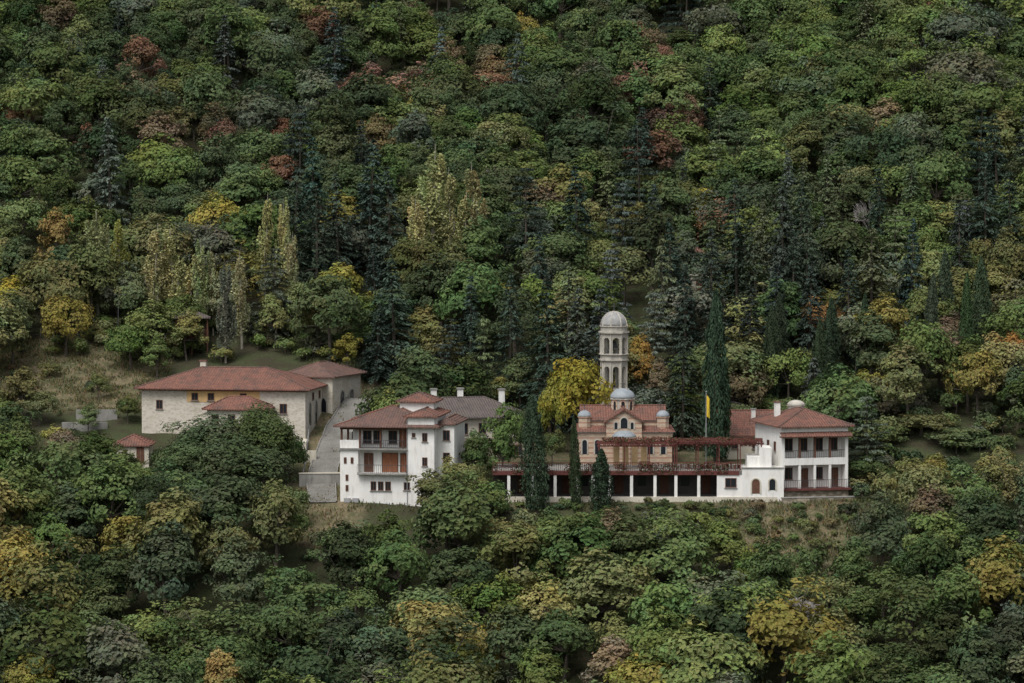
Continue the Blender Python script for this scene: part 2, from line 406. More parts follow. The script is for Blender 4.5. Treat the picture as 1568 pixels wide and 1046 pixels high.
DEC = [decid(100+i, R=[3.6, 4.0, 3.3, 3.8, 4.2, 3.5, 3.9, 3.2, 3.7, 4.1][i], H=[9, 8.4, 9.6, 9, 8.2, 9.4, 8.8, 9.8, 9.2, 8.6][i], irr=.08+.03*(i % 4), top=[0, .1, .35, .15, 0, .3, .1, .45, .2, 0][i]) for i in range(10)]
SPARSE = [decid(140+i, R=3.4, H=9.5, npf=38, nl=90, leaf=.18, irr=.28, top=.25) for i in range(3)]
BIG = [decid(160+i, R=5.2, H=12.5, npf=90, nl=180, leaf=.21, irr=.12) for i in range(2)]
BUSH = [decid(180+i, R=1.5, H=2.2, npf=14, nl=60, leaf=.16, cb=.0) for i in range(3)]
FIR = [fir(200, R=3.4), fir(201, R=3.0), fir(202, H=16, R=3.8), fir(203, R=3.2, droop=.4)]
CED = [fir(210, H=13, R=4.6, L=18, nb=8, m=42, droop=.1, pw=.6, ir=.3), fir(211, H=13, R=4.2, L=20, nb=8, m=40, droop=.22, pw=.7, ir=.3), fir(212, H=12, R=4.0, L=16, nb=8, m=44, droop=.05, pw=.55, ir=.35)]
CYP = [cypress(220), cypress(221, R=1.2), cypress(222, R=.9)]
POP = [poplar(230), poplar(231, R=1.9, ns_=32), poplar(232, R=1.4, ns_=24), poplar(233, R=2.1, ns_=34)]
KIND = {'dec': (DEC, 9., 3.7), 'sparse': (SPARSE, 9.5, 3.4), 'big': (BIG, 12.5, 5.2), 'bush': (BUSH, 2.2, 1.5), 'fir': (FIR, 15., 3.3), 'ced': (CED, 13., 4.2), 'cyp': (CYP, 12., 1.08), 'pop': (POP, 14., 1.7)}

C = dict(dk=(.076, .102, .052), gr=(.105, .145, .058), br=(.140, .185, .064), ol=(.170, .180, .076), gg=(.125, .145, .096), yo=(.255, .24, .075), ye=(.40, .35, .075), or_=(.30, .19, .075), ru=(.195, .122, .082), bn=(.17, .138, .082),
         fd=(.044, .064, .050), fb=(.092, .115, .103), fo=(.108, .130, .070), cy=(.046, .068, .040), pop=(.40, .385, .18), pog=(.26, .28, .145))
def jit(c, a=.17):
    k = min(1.5, max(.62, 1+random.gauss(0, a))); return (max(.008, c[0]*k*(1+random.gauss(0, .06))), max(.008, c[1]*k), max(.006, c[2]*k*(1+random.gauss(0, .08))), 1)
placed = []
def put(name, kind, x, y, H, R, col, parent=None):
    meshes, mh, mr = KIND[kind]
    me = random.choice(meshes)
    o = new_obj(name, me, parent, (x, y, hz(x, y)-.15), (random.gauss(0, .03), random.gauss(0, .03), random.uniform(0, 6.28)))
    o.scale = (R/mr, R/mr*random.uniform(.92, 1.08), H/mh)
    o.color = jit(col)
    placed.append((x, y, R)); return o
def plant(name, kind, px, pt, wpx, col, Y=None, H=None):
    """surveyed tree: bearing, crown-top sighting, crown width; stands on the terrain"""
    if Y is None:
        best = None
        for Y_ in np.arange(-75, 240, .5):
            X_, Z_ = unproj(px, pt, Y_)
            if hz(X_, Y_)+H >= Z_: best = Y_; break
        Y = best if best is not None else 200
    X, Z = unproj(px, pt, Y)
    HH = Z-hz(X, Y)+.15
    R = wpx/2/F*(Y-CY)
    return put(name, kind, X, Y, HH, R, C[col] if isinstance(col, str) else col)

# ------------------------------------------------------------------ ground sheet
xs = np.unique(np.concatenate([np.linspace(-900, -150, 20), np.arange(-150, 150.1, 1.25), np.linspace(150, 900, 20)]))
ys = np.unique(np.concatenate([np.linspace(-900, -90, 30), np.arange(-90, 60, .8), np.arange(60, 240, 2.), np.linspace(240, 1200, 30)]))
XX, YY = np.meshgrid(xs, ys); ZZ = h(XX, YY)
ZZ = ZZ+np.where((YY > -60) & (YY < 240), rng.normal(size=ZZ.shape)*.05, 0)
nx, ny = len(xs), len(ys)
idx = np.arange(nx*ny).reshape(ny, nx)
fc = np.stack([idx[:-1, :-1], idx[:-1, 1:], idx[1:, 1:], idx[1:, :-1]], -1).reshape(-1, 4)
def bare_mask(x, y):
    x = np.asarray(x, float); y = np.asarray(y, float)
    a = sstep(24, 28, x)*(1-sstep(37, 40, x))*sstep(-19, -14, y)*(1-sstep(2, 4, y))
    b = sstep(-26, -24, x)*(1-sstep(-18, -16, x))*sstep(-10, -7, y)*(1-sstep(38, 42, y))
    c = sstep(-66, -62, x)*(1-sstep(-46, -43, x))*sstep(24, 27, y)*(1-sstep(46, 50, y))*.9
    d = sstep(-4, -1, x)*(1-sstep(24, 28, x))*sstep(-3, -2, y)*(1-sstep(26, 30, y))*.5
    return np.clip(a+b+c+d, 0, 1)
me = bpy.data.meshes.new('ground'); me.from_pydata(np.stack([XX, YY, ZZ], -1).reshape(-1, 3).tolist(), [], fc.tolist())
at = me.attributes.new('bare', 'FLOAT', 'POINT'); at.data.foreach_set('value', bare_mask(XX, YY).ravel().astype(np.float32))
GRM, nt, p = base_mat('forest_floor')
att = nn(nt, 'ShaderNodeAttribute', attribute_name='bare')
lit = mixc(nt, ramp(nt, noise(nt, .35), .4, .6), (.055, .05, .032), (.06, .072, .034))
dry = mixc(nt, ramp(nt, noise(nt, .5, 8, .7), .40, .60), (.20, .16, .10), (.085, .09, .045))
dry = mixc(nt, ramp(nt, noise(nt, 2.2, 6, .7), .54, .7), dry, (.25, .215, .155))
gcol = mixc(nt, att.outputs['Fac'], lit, dry)
nt.links.new(gcol, p.inputs['Base Color']); p.inputs['Roughness'].default_value = 1; p.inputs['Specular IOR Level'].default_value = .1
bp = nn(nt, 'ShaderNodeBump'); bp.inputs['Strength'].default_value = .9; bp.inputs['Distance'].default_value = .4
nt.links.new(noise(nt, 1.6, 8, .7), bp.inputs['Height']); nt.links.new(bp.outputs[0], p.inputs['Normal'])
me.materials.append(GRM); me.polygons.foreach_set('use_smooth', [True]*len(me.polygons)); new_obj('ground', me)

def grass(name, regions, colr):
    cs = []
    for (x0, x1, y0, y1, n) in regions:
        X = rng.uniform(x0, x1, n); Y = rng.uniform(y0, y1, n); m = (np.sin(X*1.3+Y*.7)+np.sin(X*.5-Y*1.9)+rng.normal(size=n)*.8) > -.1
        X, Y = X[m], Y[m]; cs.append(np.stack([X, Y, h(X, Y)+.12], 1))
    c = np.concatenate(cs); n = len(c)
    nr = np.stack([rng.normal(size=n), rng.normal(size=n), .3*rng.normal(size=n)], 1)
    v, f = leaf_geo(c, nr, rng.uniform(.12, .30, n), rng, .3, np.tile([0, 0, 1.], (n, 1)))
    t = rng.uniform(.5, 1.4, (n, 1))*np.ones((1, 3))*(1+rng.normal(size=(n, 3))*.12)
    me = tree_mesh(name, v, f, t, [((0,0,-60), (0,0,-60.1), .01, .01)], LEAF, BARK)
    o = new_obj(name, me); o.color = colr
grass('dry_grass', [(24, 40, -17, 1, 6000), (-26, -18, -10, 3, 2000), (-66, -43, 25, 48, 13000), (-26, -16, 3, 40, 1200)], (.20, .17, .095, 1))
grass('green_grass', [(24, 42, -17, 1, 6500), (-66, -43, 25, 48, 9000), (-19, 30, -3, 0, 2500), (-26, -10, 26, 44, 3500)], (.115, .13, .06, 1))

# ------------------------------------------------------------------ road
rp = [(-21.8, -1, 3.0), (-22.2, 3, 3.2), (-22.2, 8, 3.2), (-21.6, 14, 3.2), (-20.8, 20, 3.4), (-19.4, 27, 3.4), (-16.5, 34, 3.4), (-11, 38, 3.2)]
def dense(pts, k=8):
    out = []
    for i in range(len(pts)-1):
        for j in range(k):
            t = j/k; out.append(tuple(pts[i][q]*(1-t)+pts[i+1][q]*t for q in range(len(pts[0]))))
    out.append(pts[-1]); return out
dp = dense(rp); v, f = [], []; kb = Grp('concrete_road', (0, 0, 0)); kl, kf = [], []
for i, (x, y, w) in enumerate(dp):
    a = Vector(dp[min(i+1, len(dp)-1)][:2])-Vector(dp[max(i-1, 0)][:2]); a.normalize(); nx_, ny_ = a.y, -a.x
    z = max(hz(x-nx_*w/2, y-ny_*w/2), hz(x, y), hz(x+nx_*w/2, y+ny_*w/2) if x < -19 else -9)+.12
    for s_ in (-1, -.33, .33, 1): v.append((x+nx_*w/2*s_, y+ny_*w/2*s_, z))
    for s0, s1 in ((-1.07, -1.0), (1.0, 1.07)):
        for ss_ in (s0, s1):
            kl.append((x+nx_*w/2*ss_, y+ny_*w/2*ss_, z-1.2)); kl.append((x+nx_*w/2*ss_, y+ny_*w/2*ss_, z+.13))
for i in range(len(dp)-1):
    for j in range(3): f.append((i*4+j, i*4+j+1, (i+1)*4+j+1, (i+1)*4+j))
    for o_ in (0, 4):
        b = i*8+o_; c_ = b+8
        kf += [(b+1, b+3, c_+3, c_+1), (b, b+1, c_+1, c_), (b+2, c_+2, c_+3, b+3)]
kb.mesh('road_surface', v, f, ROADM); kb.mesh('kerbs', kl, kf, CONC)

# ------------------------------------------------------------------ left white house (B)
x0, _ = unproj(521, 760, -.5)
b = Grp('white_guest_house', (x0, -.5, -.9), -8)
b.box('ground_floor', 0, 11.1, 0, 10, -1.2, 3.7, WHITE)
b.box('first_floor_core', 0, 11.1, 1.4, 10, 3.7, 6.4, WHITE)
b.box('first_floor_left_pier', 0, 2.1, 0, 1.4, 3.7, 6.4, WHITE)
b.box('right_bay', 7.9, 11.1, -.02, 1.4, 3.702, 10.2, WHITE)
b.box('right_bay_back', 7.9, 11.1, 1.4, 8, 9.0, 10.2, WHITE)
b.box('second_floor_core', 1.2, 11.1, 1.6, 10, 6.4, 9.0, WHITE)
b.box('loggia_floor_slab', -.15, 7.9, -.25, 1.6, 6.4, 6.58, CONC)
b.box('balcony_slab', 2.1, 7.9, -.7, 0, 3.55, 3.7, CONC)
b.boxes('loggia_posts', [(x, x+.22, .02, .24, 6.58, 9.0) for x in (.05, 2.2, 4.6, 7.2)]+[(.05, .27, 4, 4.2, 6.58, 9.0)], WOOD)
b.box('loggia_lintel', -.02, 7.9, .0, .28, 8.72, 9.0, WOOD)
b.box('left_parapet', -.02, 2.2, -.03, .2, 6.58, 7.5, WHITE)
b.rail('loggia_rail', (2.4, -.1), (7.8, -.1), 6.58, .95)
b.rail('balcony_rail', (2.1, -.62), (7.8, -.62), 3.7, 1.0)
b.rail('balcony_rail_side', (7.8, -.62), (7.8, -.05), 3.7, 1.0)
for u in (2.9, 4.1, 5.9): b.window('f', 1.6, u, 7.0, 1.0, 1.5, shutters=None)
b.door('f', 1.6, 7.2, 6.6, .9, 2.0, DOORM)
b.door('f', 1.4, 5.6, 3.72, 1.7, 2.15, DOORM); b.door('f', 1.4, 3.1, 3.72, .9, 2.1, WOOD); b.door('f', 1.4, 7.3, 3.72, .8, 2.1, DOORM)
for u in (3.9, 4.75, 5.6): b.window('f', 0, u, 1.7, .65, 1.05)
b.window('f', 0, 7.8, 1.8, .7, .9)
for u, z in ((.8, 1.6), (.8, 2.8), (1.4, 4.8), (.6, 4.8)): b.window('f', 0, u, z, .32, .7, sill=False)
for z in (4.6, 7.4): b.window('f', -.02, 9.9, z, .6, 1.0)
b.window('f', -.02, 8.6, 7.9, .4, .5)
for u in (3, 5.5, 8): 
    for z in (1.6, 4.4, 7.2): b.window('r', 11.1, u, z, .9, 1.3)
b.hip('main_roof', .2, 10.9, .2, 10, 9.0, 2.0, .85, TILE2, cap=TILE)
b.hip('right_bay_roof', 7.9, 11.1, 0, 8, 10.2, .75, .45, TILE, cap=TILE2)
b.box('lantern_block', 6.2, 10.2, 4.5, 8.5, 9.5, 11.6, WHITE)
b.hip('lantern_roof', 6.2, 10.2, 4.5, 8.5, 11.6, .95, .4, TILE, cap=TILE2)
b.boxes('ac_units', [(.5, 1.2, -.35, -.03, .3, .8), (1.5, 2.2, -.35, -.03, .3, .8)], GREYM)
b.tubes('downpipe', [((7.85, -.1, -.5), (7.85, -.1, 9.9), .05, .05), ((11.05, -.1, -.5), (11.05, -.1, 10.1), .05, .05)], GREYM)
b.box('annex_wall', 11.1, 13.0, 2.0, 10, 1, 9.2, WHITE); b.hip('annex_roof', 11.1, 13.0, 2.0, 10, 9.2, .6, .3, TILE2)
for z in (4.8, 7.4): b.window('f', 2.0, 12.1, z, .8, 1.2)

# ------------------------------------------------------------------ long grey-roofed residence (C)
b = Grp('monks_residence', (-11.2, 12.5, 2.6), 16)
b.box('walls', 0, 13.6, 0, 8.5, -1, 5.4, STONE2)
b.box('upper_render_band', -.02, 13.62, -.02, 8.52, 3.0, 5.38, CREAM)
for i in range(6): b.window('f', -.02, 1.2+2.25*i, 3.5, .9, 1.3); b.window('f', 0, 1.2+2.25*i, .8, .9, 1.3)
b.hip('roof', 0, 13.6, 0, 8.5, 5.4, 2.1, .7, TILEG)
for x, y in ((3.2, 5.6), (6.6, 5.9), (11, 3.0)):
    b.box('chimney', x, x+.6, y, y+.6, 6.2, 8.5, WHITE); b.box('chimney_cap', x-.1, x+.7, y-.1, y+.7, 8.5, 8.66, CONC)

# ------------------------------------------------------------------ left long stone building (A)
xa, _ = unproj(217, 600, 19)
b = Grp('stone_monastery_wing', (xa, 19, 5.2), -9)
b.box('walls', 0, 20.2, 0, 12, -2, 6.0, STONEW)
b.box('ochre_upper_band', 5.6, 14.6, -.05, .2, 4.5, 5.85, YEL)
b.box('eaves_board', -.3, 20.5, -.3, 12.3, 5.88, 6.02, WOOD)
for u in (6.6, 8.6, 12.6): b.window('f', -.05, u, 4.7, .8, .9)
b.window('f', 0, 2.2, 3.6, .8, 1.1); b.window('f', 0, 17.5, 3.2, .9, 1.2)
for u in (2.5, 6, 9.5): b.arch_window('r', 20.2, u, 1.6, 1.5, 2.8)
b.window('r', 20.2, 4.3, 4.6, .8, .9); b.window('r', 20.2, 8, 4.6, .8, .9)
b.hip('roof', 0, 20.2, 0, 12, 6.02, 2.2, .8, TILE, cap=TILE2)
b.box('porch_walls', 9.2, 16.0, -4.5, 0, -2, 3.9, CREAM)
b.hip('porch_roof', 9.2, 16.0, -4.5, -.1, 3.9, 1.35, .5, TILE)
for u in (10.2, 12.2, 14.2): b.window('f', -4.5, u, 2.2, .9, 1.2)
b.box('chimney', 5.5, 6.2, 7, 7.7, 7.2, 9.0, CREAM); b.box('chimney_cap', 5.4, 6.3, 6.9, 7.8, 9.0, 9.12, TILE)
xw, _ = unproj(463, 600, 25)
b = Grp('stone_gatehouse', (xw-2.5, 27, 6.2), -20)
b.box('walls', 0, 6.6, 0, 9, -1.5, 6.0, STONEW)
b.box('render', -.02, 6.62, -.02, .3, 4.2, 5.96, CREAM)
b.window('f', -.02, 2, 4.4, .8, .9); b.window('f', -.02, 4.6, 4.4, .8, .9)
for u in (2.2, 5): b.arch_window('f', 0, u, .6, 1.6, 3.0)
b.arch_window('r', 6.6, 3, 1.6, 1.4, 2.6); b.arch_window('r', 6.6, 6, 1.6, 1.4, 2.6)
b.hip('roof', 0, 6.6, 0, 9, 6.0, 1.5, .6, TILE2)

b = Grp('retaining_wall', (-24.8, 3.5, 0), 4)
b.box('lower_wall', 0, 5.0, 0, .5, -1.4, 2.3, CONC); b.box('coping', -.06, 5.06, -.06, .56, 2.3, 2.42, CREAM)
b = Grp('retaining_wall', (-24.8, 10.5, 2), 2)
b.box('wall', 0, 1.6, 0, .5, -2, 2.4, CREAM)
b.box('wall_return', -.1, .4, .5, 9.5, -1, 3.4, CREAM)
b = Grp('retaining_wall', (-19.4, 11, 2), -3)
b.box('wall', 0, .4, 0, 13, -2, 4.6, CONC)
b.box('front_return', .4, 3.2, 0, .4, -2, 3.6, CREAM)
b = Grp('meadow_wall', (-54.5, 19.5, 5.4), 3)
b.box('wall', 0, 5.5, 0, .5, -1.5, 1.7, CONC); b.box('upper_wall', 1.5, 6.5, 3, 3.5, -.5, 3.0, CONC)
fe = Grp('road_fence', (0, 0, 0))
tl = []
for i in range(9):
    y = 5+i*2.1; x = -24.4; z = hz(x, y)+.2; tl.append(((x, y, z), (x, y, z+1.2), .05, .05))
    if i: tl.append(((x, y-2.1, zp+1.15), (x, y, z+1.15), .03, .03)); tl.append(((x, y-2.1, zp+.6), (x, y, z+.6), .02, .02))
    zp = z
fe.tubes('posts_and_rails', tl, GREYM)

# ------------------------------------------------------------------ terrace with colonnade (E)
b = Grp('terrace_arcade', (0, 0, 0))
X0, X1 = -2.2, 26.0
b.box('terrace_slab', X0, 31.0, -.6, 9, 2.62, 2.98, CONC)
b.box('edge_beam', X0-.02, 26.2, -.66, -.6, 2.55, 3.02, REDW)
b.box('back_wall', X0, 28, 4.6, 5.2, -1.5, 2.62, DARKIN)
b.box('floor', X0, 31, -.4, 4.6, -1.5, -.12, CONC)
b.box('plinth', X0-.1, 30.6, -.75, -.4, -1.6, .02, CREAM)
px_ = [766, 779, 815, 850, 885, 908, 933, 967, 1003, 1035, 1070, 1100]
b.boxes('piers', [(unproj(q, 740, -.5)[0]-.17, unproj(q, 740, -.5)[0]+.17, -.58, -.2, .02, 2.62) for q in px_[1:]], WHITE)
b.boxes('timber_doors', [(unproj(q, 740, 0)[0]-.5, unproj(q, 740, 0)[0]+.5, 4.5, 4.58, -.1, 2.0) for q in (800, 868, 950, 1020, 1085)], WOOD)
b.boxes('inner_windows', [(unproj(q, 740, 0)[0]-.5, unproj(q, 740, 0)[0]+.5, 4.5, 4.58, .8, 2.0) for q in (835, 895, 985, 1052)], GM)
xa1 = unproj(1102, 740, -.5)[0]; xa2 = unproj(1136, 740, -.5)[0]; xa3 = unproj(1200, 740, -.5)[0]
b.box('kiosk_wall', xa1, xa2, -.55, 4, .02, 2.6, WHITE)
b.window('f', -.55, (xa1+xa2)/2, 1.1, 1.3, 1.1)
b.box('solid_wall', xa2, xa3, -.7, 4, -1.2, 3.3, WHITE)
b.box('solid_wall_coping', xa2-.05, xa3+.05, -.78, -.3, 3.3, 3.42, CONC)
b.arch_window('f', -.7, xa2+1.6, .4, .9, 1.7, trim=CREAM, glass=WOOD); b.arch_window('f', -.7, xa2+3.5, .8, .7, 1.3, trim=CREAM)
b.rail('terrace_rail', (X0, -.5), (xa2, -.5), 2.98, 1.0, REDW, .25, .035)
b.boxes('stair_wall', [(27.2, 28.6, .5, 4, 3.3, 4.6), (28.6, 30, .3, 4, 3.3, 5.6)], WHITE)
b = Grp('pergola', (0, 0, 2.98))
for (xp0, xp1, yp0, yp1, hh) in ((unproj(918, 700, 2)[0], unproj(1032, 700, 2)[0], 1.0, 5.5, 2.7), (unproj(1036, 700, 2)[0], unproj(1165, 700, 2)[0], 1.0, 5.5, 3.0)):
    n = int((xp1-xp0)/2.2)
    b.boxes('posts', [(xp0+i*(xp1-xp0)/n-.06, xp0+i*(xp1-xp0)/n+.06, y, y+.12, 0, hh) for i in range(n+1) for y in (yp0, yp1)], REDW)
    b.boxes('beams', [(xp0-.3, xp1+.3, y-.01, y+.13, hh, hh+.18) for y in (yp0, yp1)], REDW)
    b.boxes('rafters', [(x, x+.07, yp0-.4, yp1+.4, hh+.18, hh+.3) for x in np.arange(xp0, xp1, .45)], REDW)
    b.boxes('battens', [(xp0-.2, xp1+.2, y, y+.05, hh+.3, hh+.34) for y in np.arange(yp0-.3, yp1+.3, .5)], REDW)
b.boxes('canvas_blinds', [(unproj(q, 700, 5)[0]-.35, unproj(q, 700, 5)[0]+.35, 5.3, 5.36, .2, 2.5) for q in (944, 958, 972, 986)], CURT)
for i, xq in enumerate((12.5, 15.5, 20.5, 23.0, 25.5)):
    t = Grp('terrace_table', (xq, 3.0+.5*(i % 2), 2.98), 15*i)
    t.boxes('top', [(-.6, .6, -.4, .4, .72, .76)], WOOD); t.boxes('legs', [(x-.03, x+.03, y-.03, y+.03, 0, .72) for x in (-.5, .5) for y in (-.32, .32)], WOOD)
    for sx in (-1, 1): t.boxes('bench', [(-.6, .6, sx*.75-.15, sx*.75+.15, .42, .46), (-.55, -.48, sx*.75-.12, sx*.75+.12, 0, .42), (.48, .55, sx*.75-.12, sx*.75+.12, 0, .42)], WOOD)
def vine(name, regs, colr, lf=.12):
    cs = []
    for (x0, x1, y0, y1, z0, z1, n) in regs: cs.append(np.stack([rng.uniform(x0, x1, n), rng.uniform(y0, y1, n), rng.uniform(z0, z1, n)], 1))
    c = np.concatenate(cs); m = (np.sin(c[:, 0]*2.1)+np.sin(c[:, 0]*.9+c[:, 1])+rng.normal(size=len(c))*.5) > -.4; c = c[m]
    v, f = leaf_geo(c, rng.normal(size=c.shape), lf*rng.uniform(.6, 1.3, len(c)), rng)
    o = new_obj(name, tree_mesh(name, v, f, rng.uniform(.5, 1.4, (len(c), 1))*np.ones((1, 3)), [((c[0]), (c[0]+np.array([0, 0, -1])), .02, .01)], LEAF, BARK)); o.color = colr
vine('red_vine', [(10.5, 28.5, .8, 5.7, 5.7, 6.5, 6500), (X0, 25, -.75, -.42, 2.7, 3.9, 3000)], (.15, .06, .05, 1))
vine('green_vine', [(10.5, 28.5, .8, 5.5, 5.9, 6.5, 1500), (X0, 25, -.8, -.45, 2.6, 3.9, 1500)], (.08, .11, .05, 1))
X, _ = unproj(1081, 700, 6)
b = Grp('flagpole', (X, 6, 2.98)); zt = unproj(1081, 600, 6)[1]-2.98
b.tubes('pole', [((0,0,0), (0,0,zt), .06, .035)], GREYM, 8); b.mesh('finial', *lathe(domeprof(.09, zt, .12), 8), GREYM)
fv, ff = [], []
for i in range(7):
    for j in range(9): fv.append((.06+i*.06, .10*math.sin(i*1.1+j*.25), zt-.3-j*.27-i*.09-(.05*j)*(1-i/9)))
for i in range(6):
    for j in range(8): ff.append((i*9+j, i*9+j+1, (i+1)*9+j+1, (i+1)*9+j))
b.mesh('yellow_flag', fv, ff, FLAGM, True)

# ------------------------------------------------------------------ church (D)
xc, _ = unproj(881, 700, 10)
W, D = 11.5, 10.0; cxm = W/2; cym = D/2
b = Grp('byzantine_church', (xc, 10, 2.95), 0)
b.box('walls', 0, W, 0, D, -.5, 3.6, BAND)
b.box('cornice', -.12, W+.12, -.12, D+.12, 3.6, 3.76, TSTONE)
def frustum(x0, x1, y0, y1, z0, ins, z1):
    return boxvf((x0, x1, y0, y1, z0, z0+.1))[:4]+[(x0+ins, y0+ins, z1), (x1-ins, y0+ins, z1), (x1-ins, y1-ins, z1), (x0+ins, y1-ins, z1)]
b.mesh('lower_roof', frustum(-.35, W+.35, -.35, D+.35, 3.76, 1.6, 4.45), BF, TILE)
b.box('upper_block', 1.1, W-1.1, 1.2, D-1.2, 3.9, 4.95, BAND)
b.box('upper_cornice', 1.0, W-1.0, 1.1, D-1.1, 4.95, 5.08, TSTONE)
b.mesh('upper_roof', frustum(.85, W-.85, .95, D-.95, 5.08, 2.8, 6.0), BF, TILE)
b.box('west_arm', cxm-2.1, cxm+2.1, -.35, D+.2, -.5, 5.0, BAND)
b.gable('west_arm_roof', cxm-2.1, cxm+2.1, -.35, D+.2, 5.0, 1.35, .3, TILE, BAND, 'y')
b.box('north_arm', .9, W-.9, cym-2.0, cym+2.0, 3.9, 5.1, BAND)
b.gable('north_arm_roof', .9, W-.9, cym-2.0, cym+2.0, 5.1, 1.3, .3, TILE, BAND, 'x')
for xx in (1.1, W-1.1):
    b.mesh('corner_turret', *lathe([(.75, 3.7), (.75, 5.35), (.86, 5.4), (.86, 5.52)], 8, xx, 1.1, .39), BAND)
    b.mesh('corner_dome', *lathe(domeprof(.8, 5.52, .72), 16, xx, 1.1), LEAD, True)
    b.tubes('corner_cross', [((xx, 1.1, 6.2), (xx, 1.1, 6.75), .025, .025), ((xx-.14, 1.1, 6.58), (xx+.14, 1.1, 6.58), .02, .02)], METAL, 4)
b.mesh('drum', *lathe([(1.42, 5.6), (1.42, 7.25), (1.6, 7.3), (1.6, 7.45)], 8, cxm, cym, .3927), TSTONE)
for i in range(8):
    a = i*math.pi/4-math.pi/2
    q = Grp('tmp', (0, 0, 0)); ee = q.e; ee.name = 'drum_window'; ee.parent = b.e
    ee.location = (cxm+math.cos(a)*1.315, cym+math.sin(a)*1.315, 0); ee.rotation_euler = (0, 0, a+math.pi/2)
    q.arch_window('f', 0, 0, 6.05, .42, 1.05, trim=BAND)
b.mesh('main_dome', *lathe(domeprof(1.5, 7.45, 1.15, 10), 24, cxm, cym), LEAD, True)
b.tubes('main_cross', [((cxm, cym, 8.5), (cxm, cym, 9.5), .04, .04), ((cxm-.28, cym, 9.15), (cxm+.28, cym, 9.15), .035, .035)], METAL, 4)
b.mesh('apse', *lathe([(1.35, -.5), (1.35, 3.0), (1.48, 3.05), (1.48, 3.2)], 12, cxm, -.5), BAND)
b.mesh('apse_semidome', *lathe(domeprof(1.42, 3.2, .75), 16, cxm, -.5), LEAD, True)
b.arch_window('f', -.35, cxm, 4.2, .8, 1.25, trim=TSTONE)
b.arch_window('f', -.35, cxm-.95, 4.1, .35, .8, trim=TSTONE); b.arch_window('f', -.35, cxm+.95, 4.1, .35, .8, trim=TSTONE)
for u in (1.1, 2.6, W-2.6, W-1.1): b.arch_window('f', 0, u, 1.1, .55, 1.7)
for u in (2, 5, 8): b.arch_window('l', 0, u, 1.1, .6, 1.7); b.arch_window('r', W, u, 1.1, .6, 1.7)

# ------------------------------------------------------------------ bell tower
xt, _ = unproj(940, 540, 26); gz = hz(xt, 26)
zz = lambda py: unproj(940, py, 26)[1]
b = Grp('bell_tower', (xt, 26, 0), 8)
OCT = math.pi/8
def ring(n, r0, z0, z1, m, out=.18): b.mesh(n, *lathe([(r0, z0), (r0+out, z0+.1), (r0+out, z1)], 8, 0, 0, OCT), m)
z1, z2, z3, z4, z5 = zz(598), zz(553), zz(544), zz(511), zz(501)
b.mesh('shaft', *lathe([(1.78, gz-1), (1.78, z1)], 8, 0, 0, OCT), TSTONE); ring('shaft_cornice', 1.78, z1, z1+.3, TSTONE)
def belfry(zb, zt_, R, ow):
    side = 2*R*math.sin(math.pi/8); ap = R*math.cos(math.pi/8)
    for i in range(8):
        a = i*math.pi/4
        v, f = arch_wall(side*.995, zt_-zb, ow, (zt_-zb)*.82, .3)
        o = b.mesh('arched_bay', v, f, TSTONE); o.location = (ap*math.cos(a), ap*math.sin(a), zb); o.rotation_euler = (0, 0, a+math.pi/2); 
        aa = a+math.pi/8
        b.mesh('colonnette', *lathe([(.13, zb), (.10, zb+.12), (.10, zt_-.2), (.16, zt_-.05)], 8, R*1.0*math.cos(aa), R*1.0*math.sin(aa)), TSTONE)
        b.rail('belfry_rail', (ap*.93*math.cos(a)-side*.4*math.sin(a), ap*.93*math.sin(a)+side*.4*math.cos(a)), (ap*.93*math.cos(a)+side*.4*math.sin(a), ap*.93*math.sin(a)-side*.4*math.cos(a)), zb, .6, METAL)
belfry(z1+.3, z2, 1.62, .75); ring('cornice_lower', 1.62, z2, z2+.28, TSTONE, .25)
b.mesh('band', *lathe([(1.72, z2+.28), (1.72, z3)], 8, 0, 0, OCT), TSTONE); ring('cornice_mid', 1.72, z3, z3+.2, TSTONE, .2)
belfry(z3+.2, z4, 1.68, .85); ring('cornice_upper', 1.68, z4, z4+.3, TSTONE, .28)
b.mesh('dome_base', *lathe([(1.66, z4+.3), (1.66, z5+.05), (1.8, z5+.1), (1.8, z5+.2)], 16), TSTONE)
b.mesh('dome', *lathe(domeprof(1.62, z5+.2, zz(477)-z5-.2, 10), 24), PALED, True)
b.tubes('dome_ribs', [((1.64*math.cos(t)*math.cos(e0), 1.64*math.sin(t)*math.cos(e0), z5+.2+(zz(477)-z5-.18)*math.sin(e0)), (1.64*math.cos(t)*math.cos(e1), 1.64*math.sin(t)*math.cos(e1), z5+.2+(zz(477)-z5-.18)*math.sin(e1)), .08, .08) for t in [k*math.pi/4+OCT for k in range(8)] for e0, e1 in [(j*math.pi/12, (j+1)*math.pi/12) for j in range(6)]], TSTONE, 4)
b.tubes('cross', [((0,0,zz(477)), (0,0,zz(464)), .07, .07), ((-.34,0,zz(469)), (.34,0,zz(469)), .06, .06)], METAL, 4)
b.mesh('bell', *lathe([(.5, z3+.9), (.42, z3+1.1), (.3, z3+1.6), (.12, z3+1.8)], 12), METAL, True)
b.mesh('floor', *lathe([(1.5, z1+.29), (1.5, z1+.36)], 8, 0, 0, OCT), CONC)

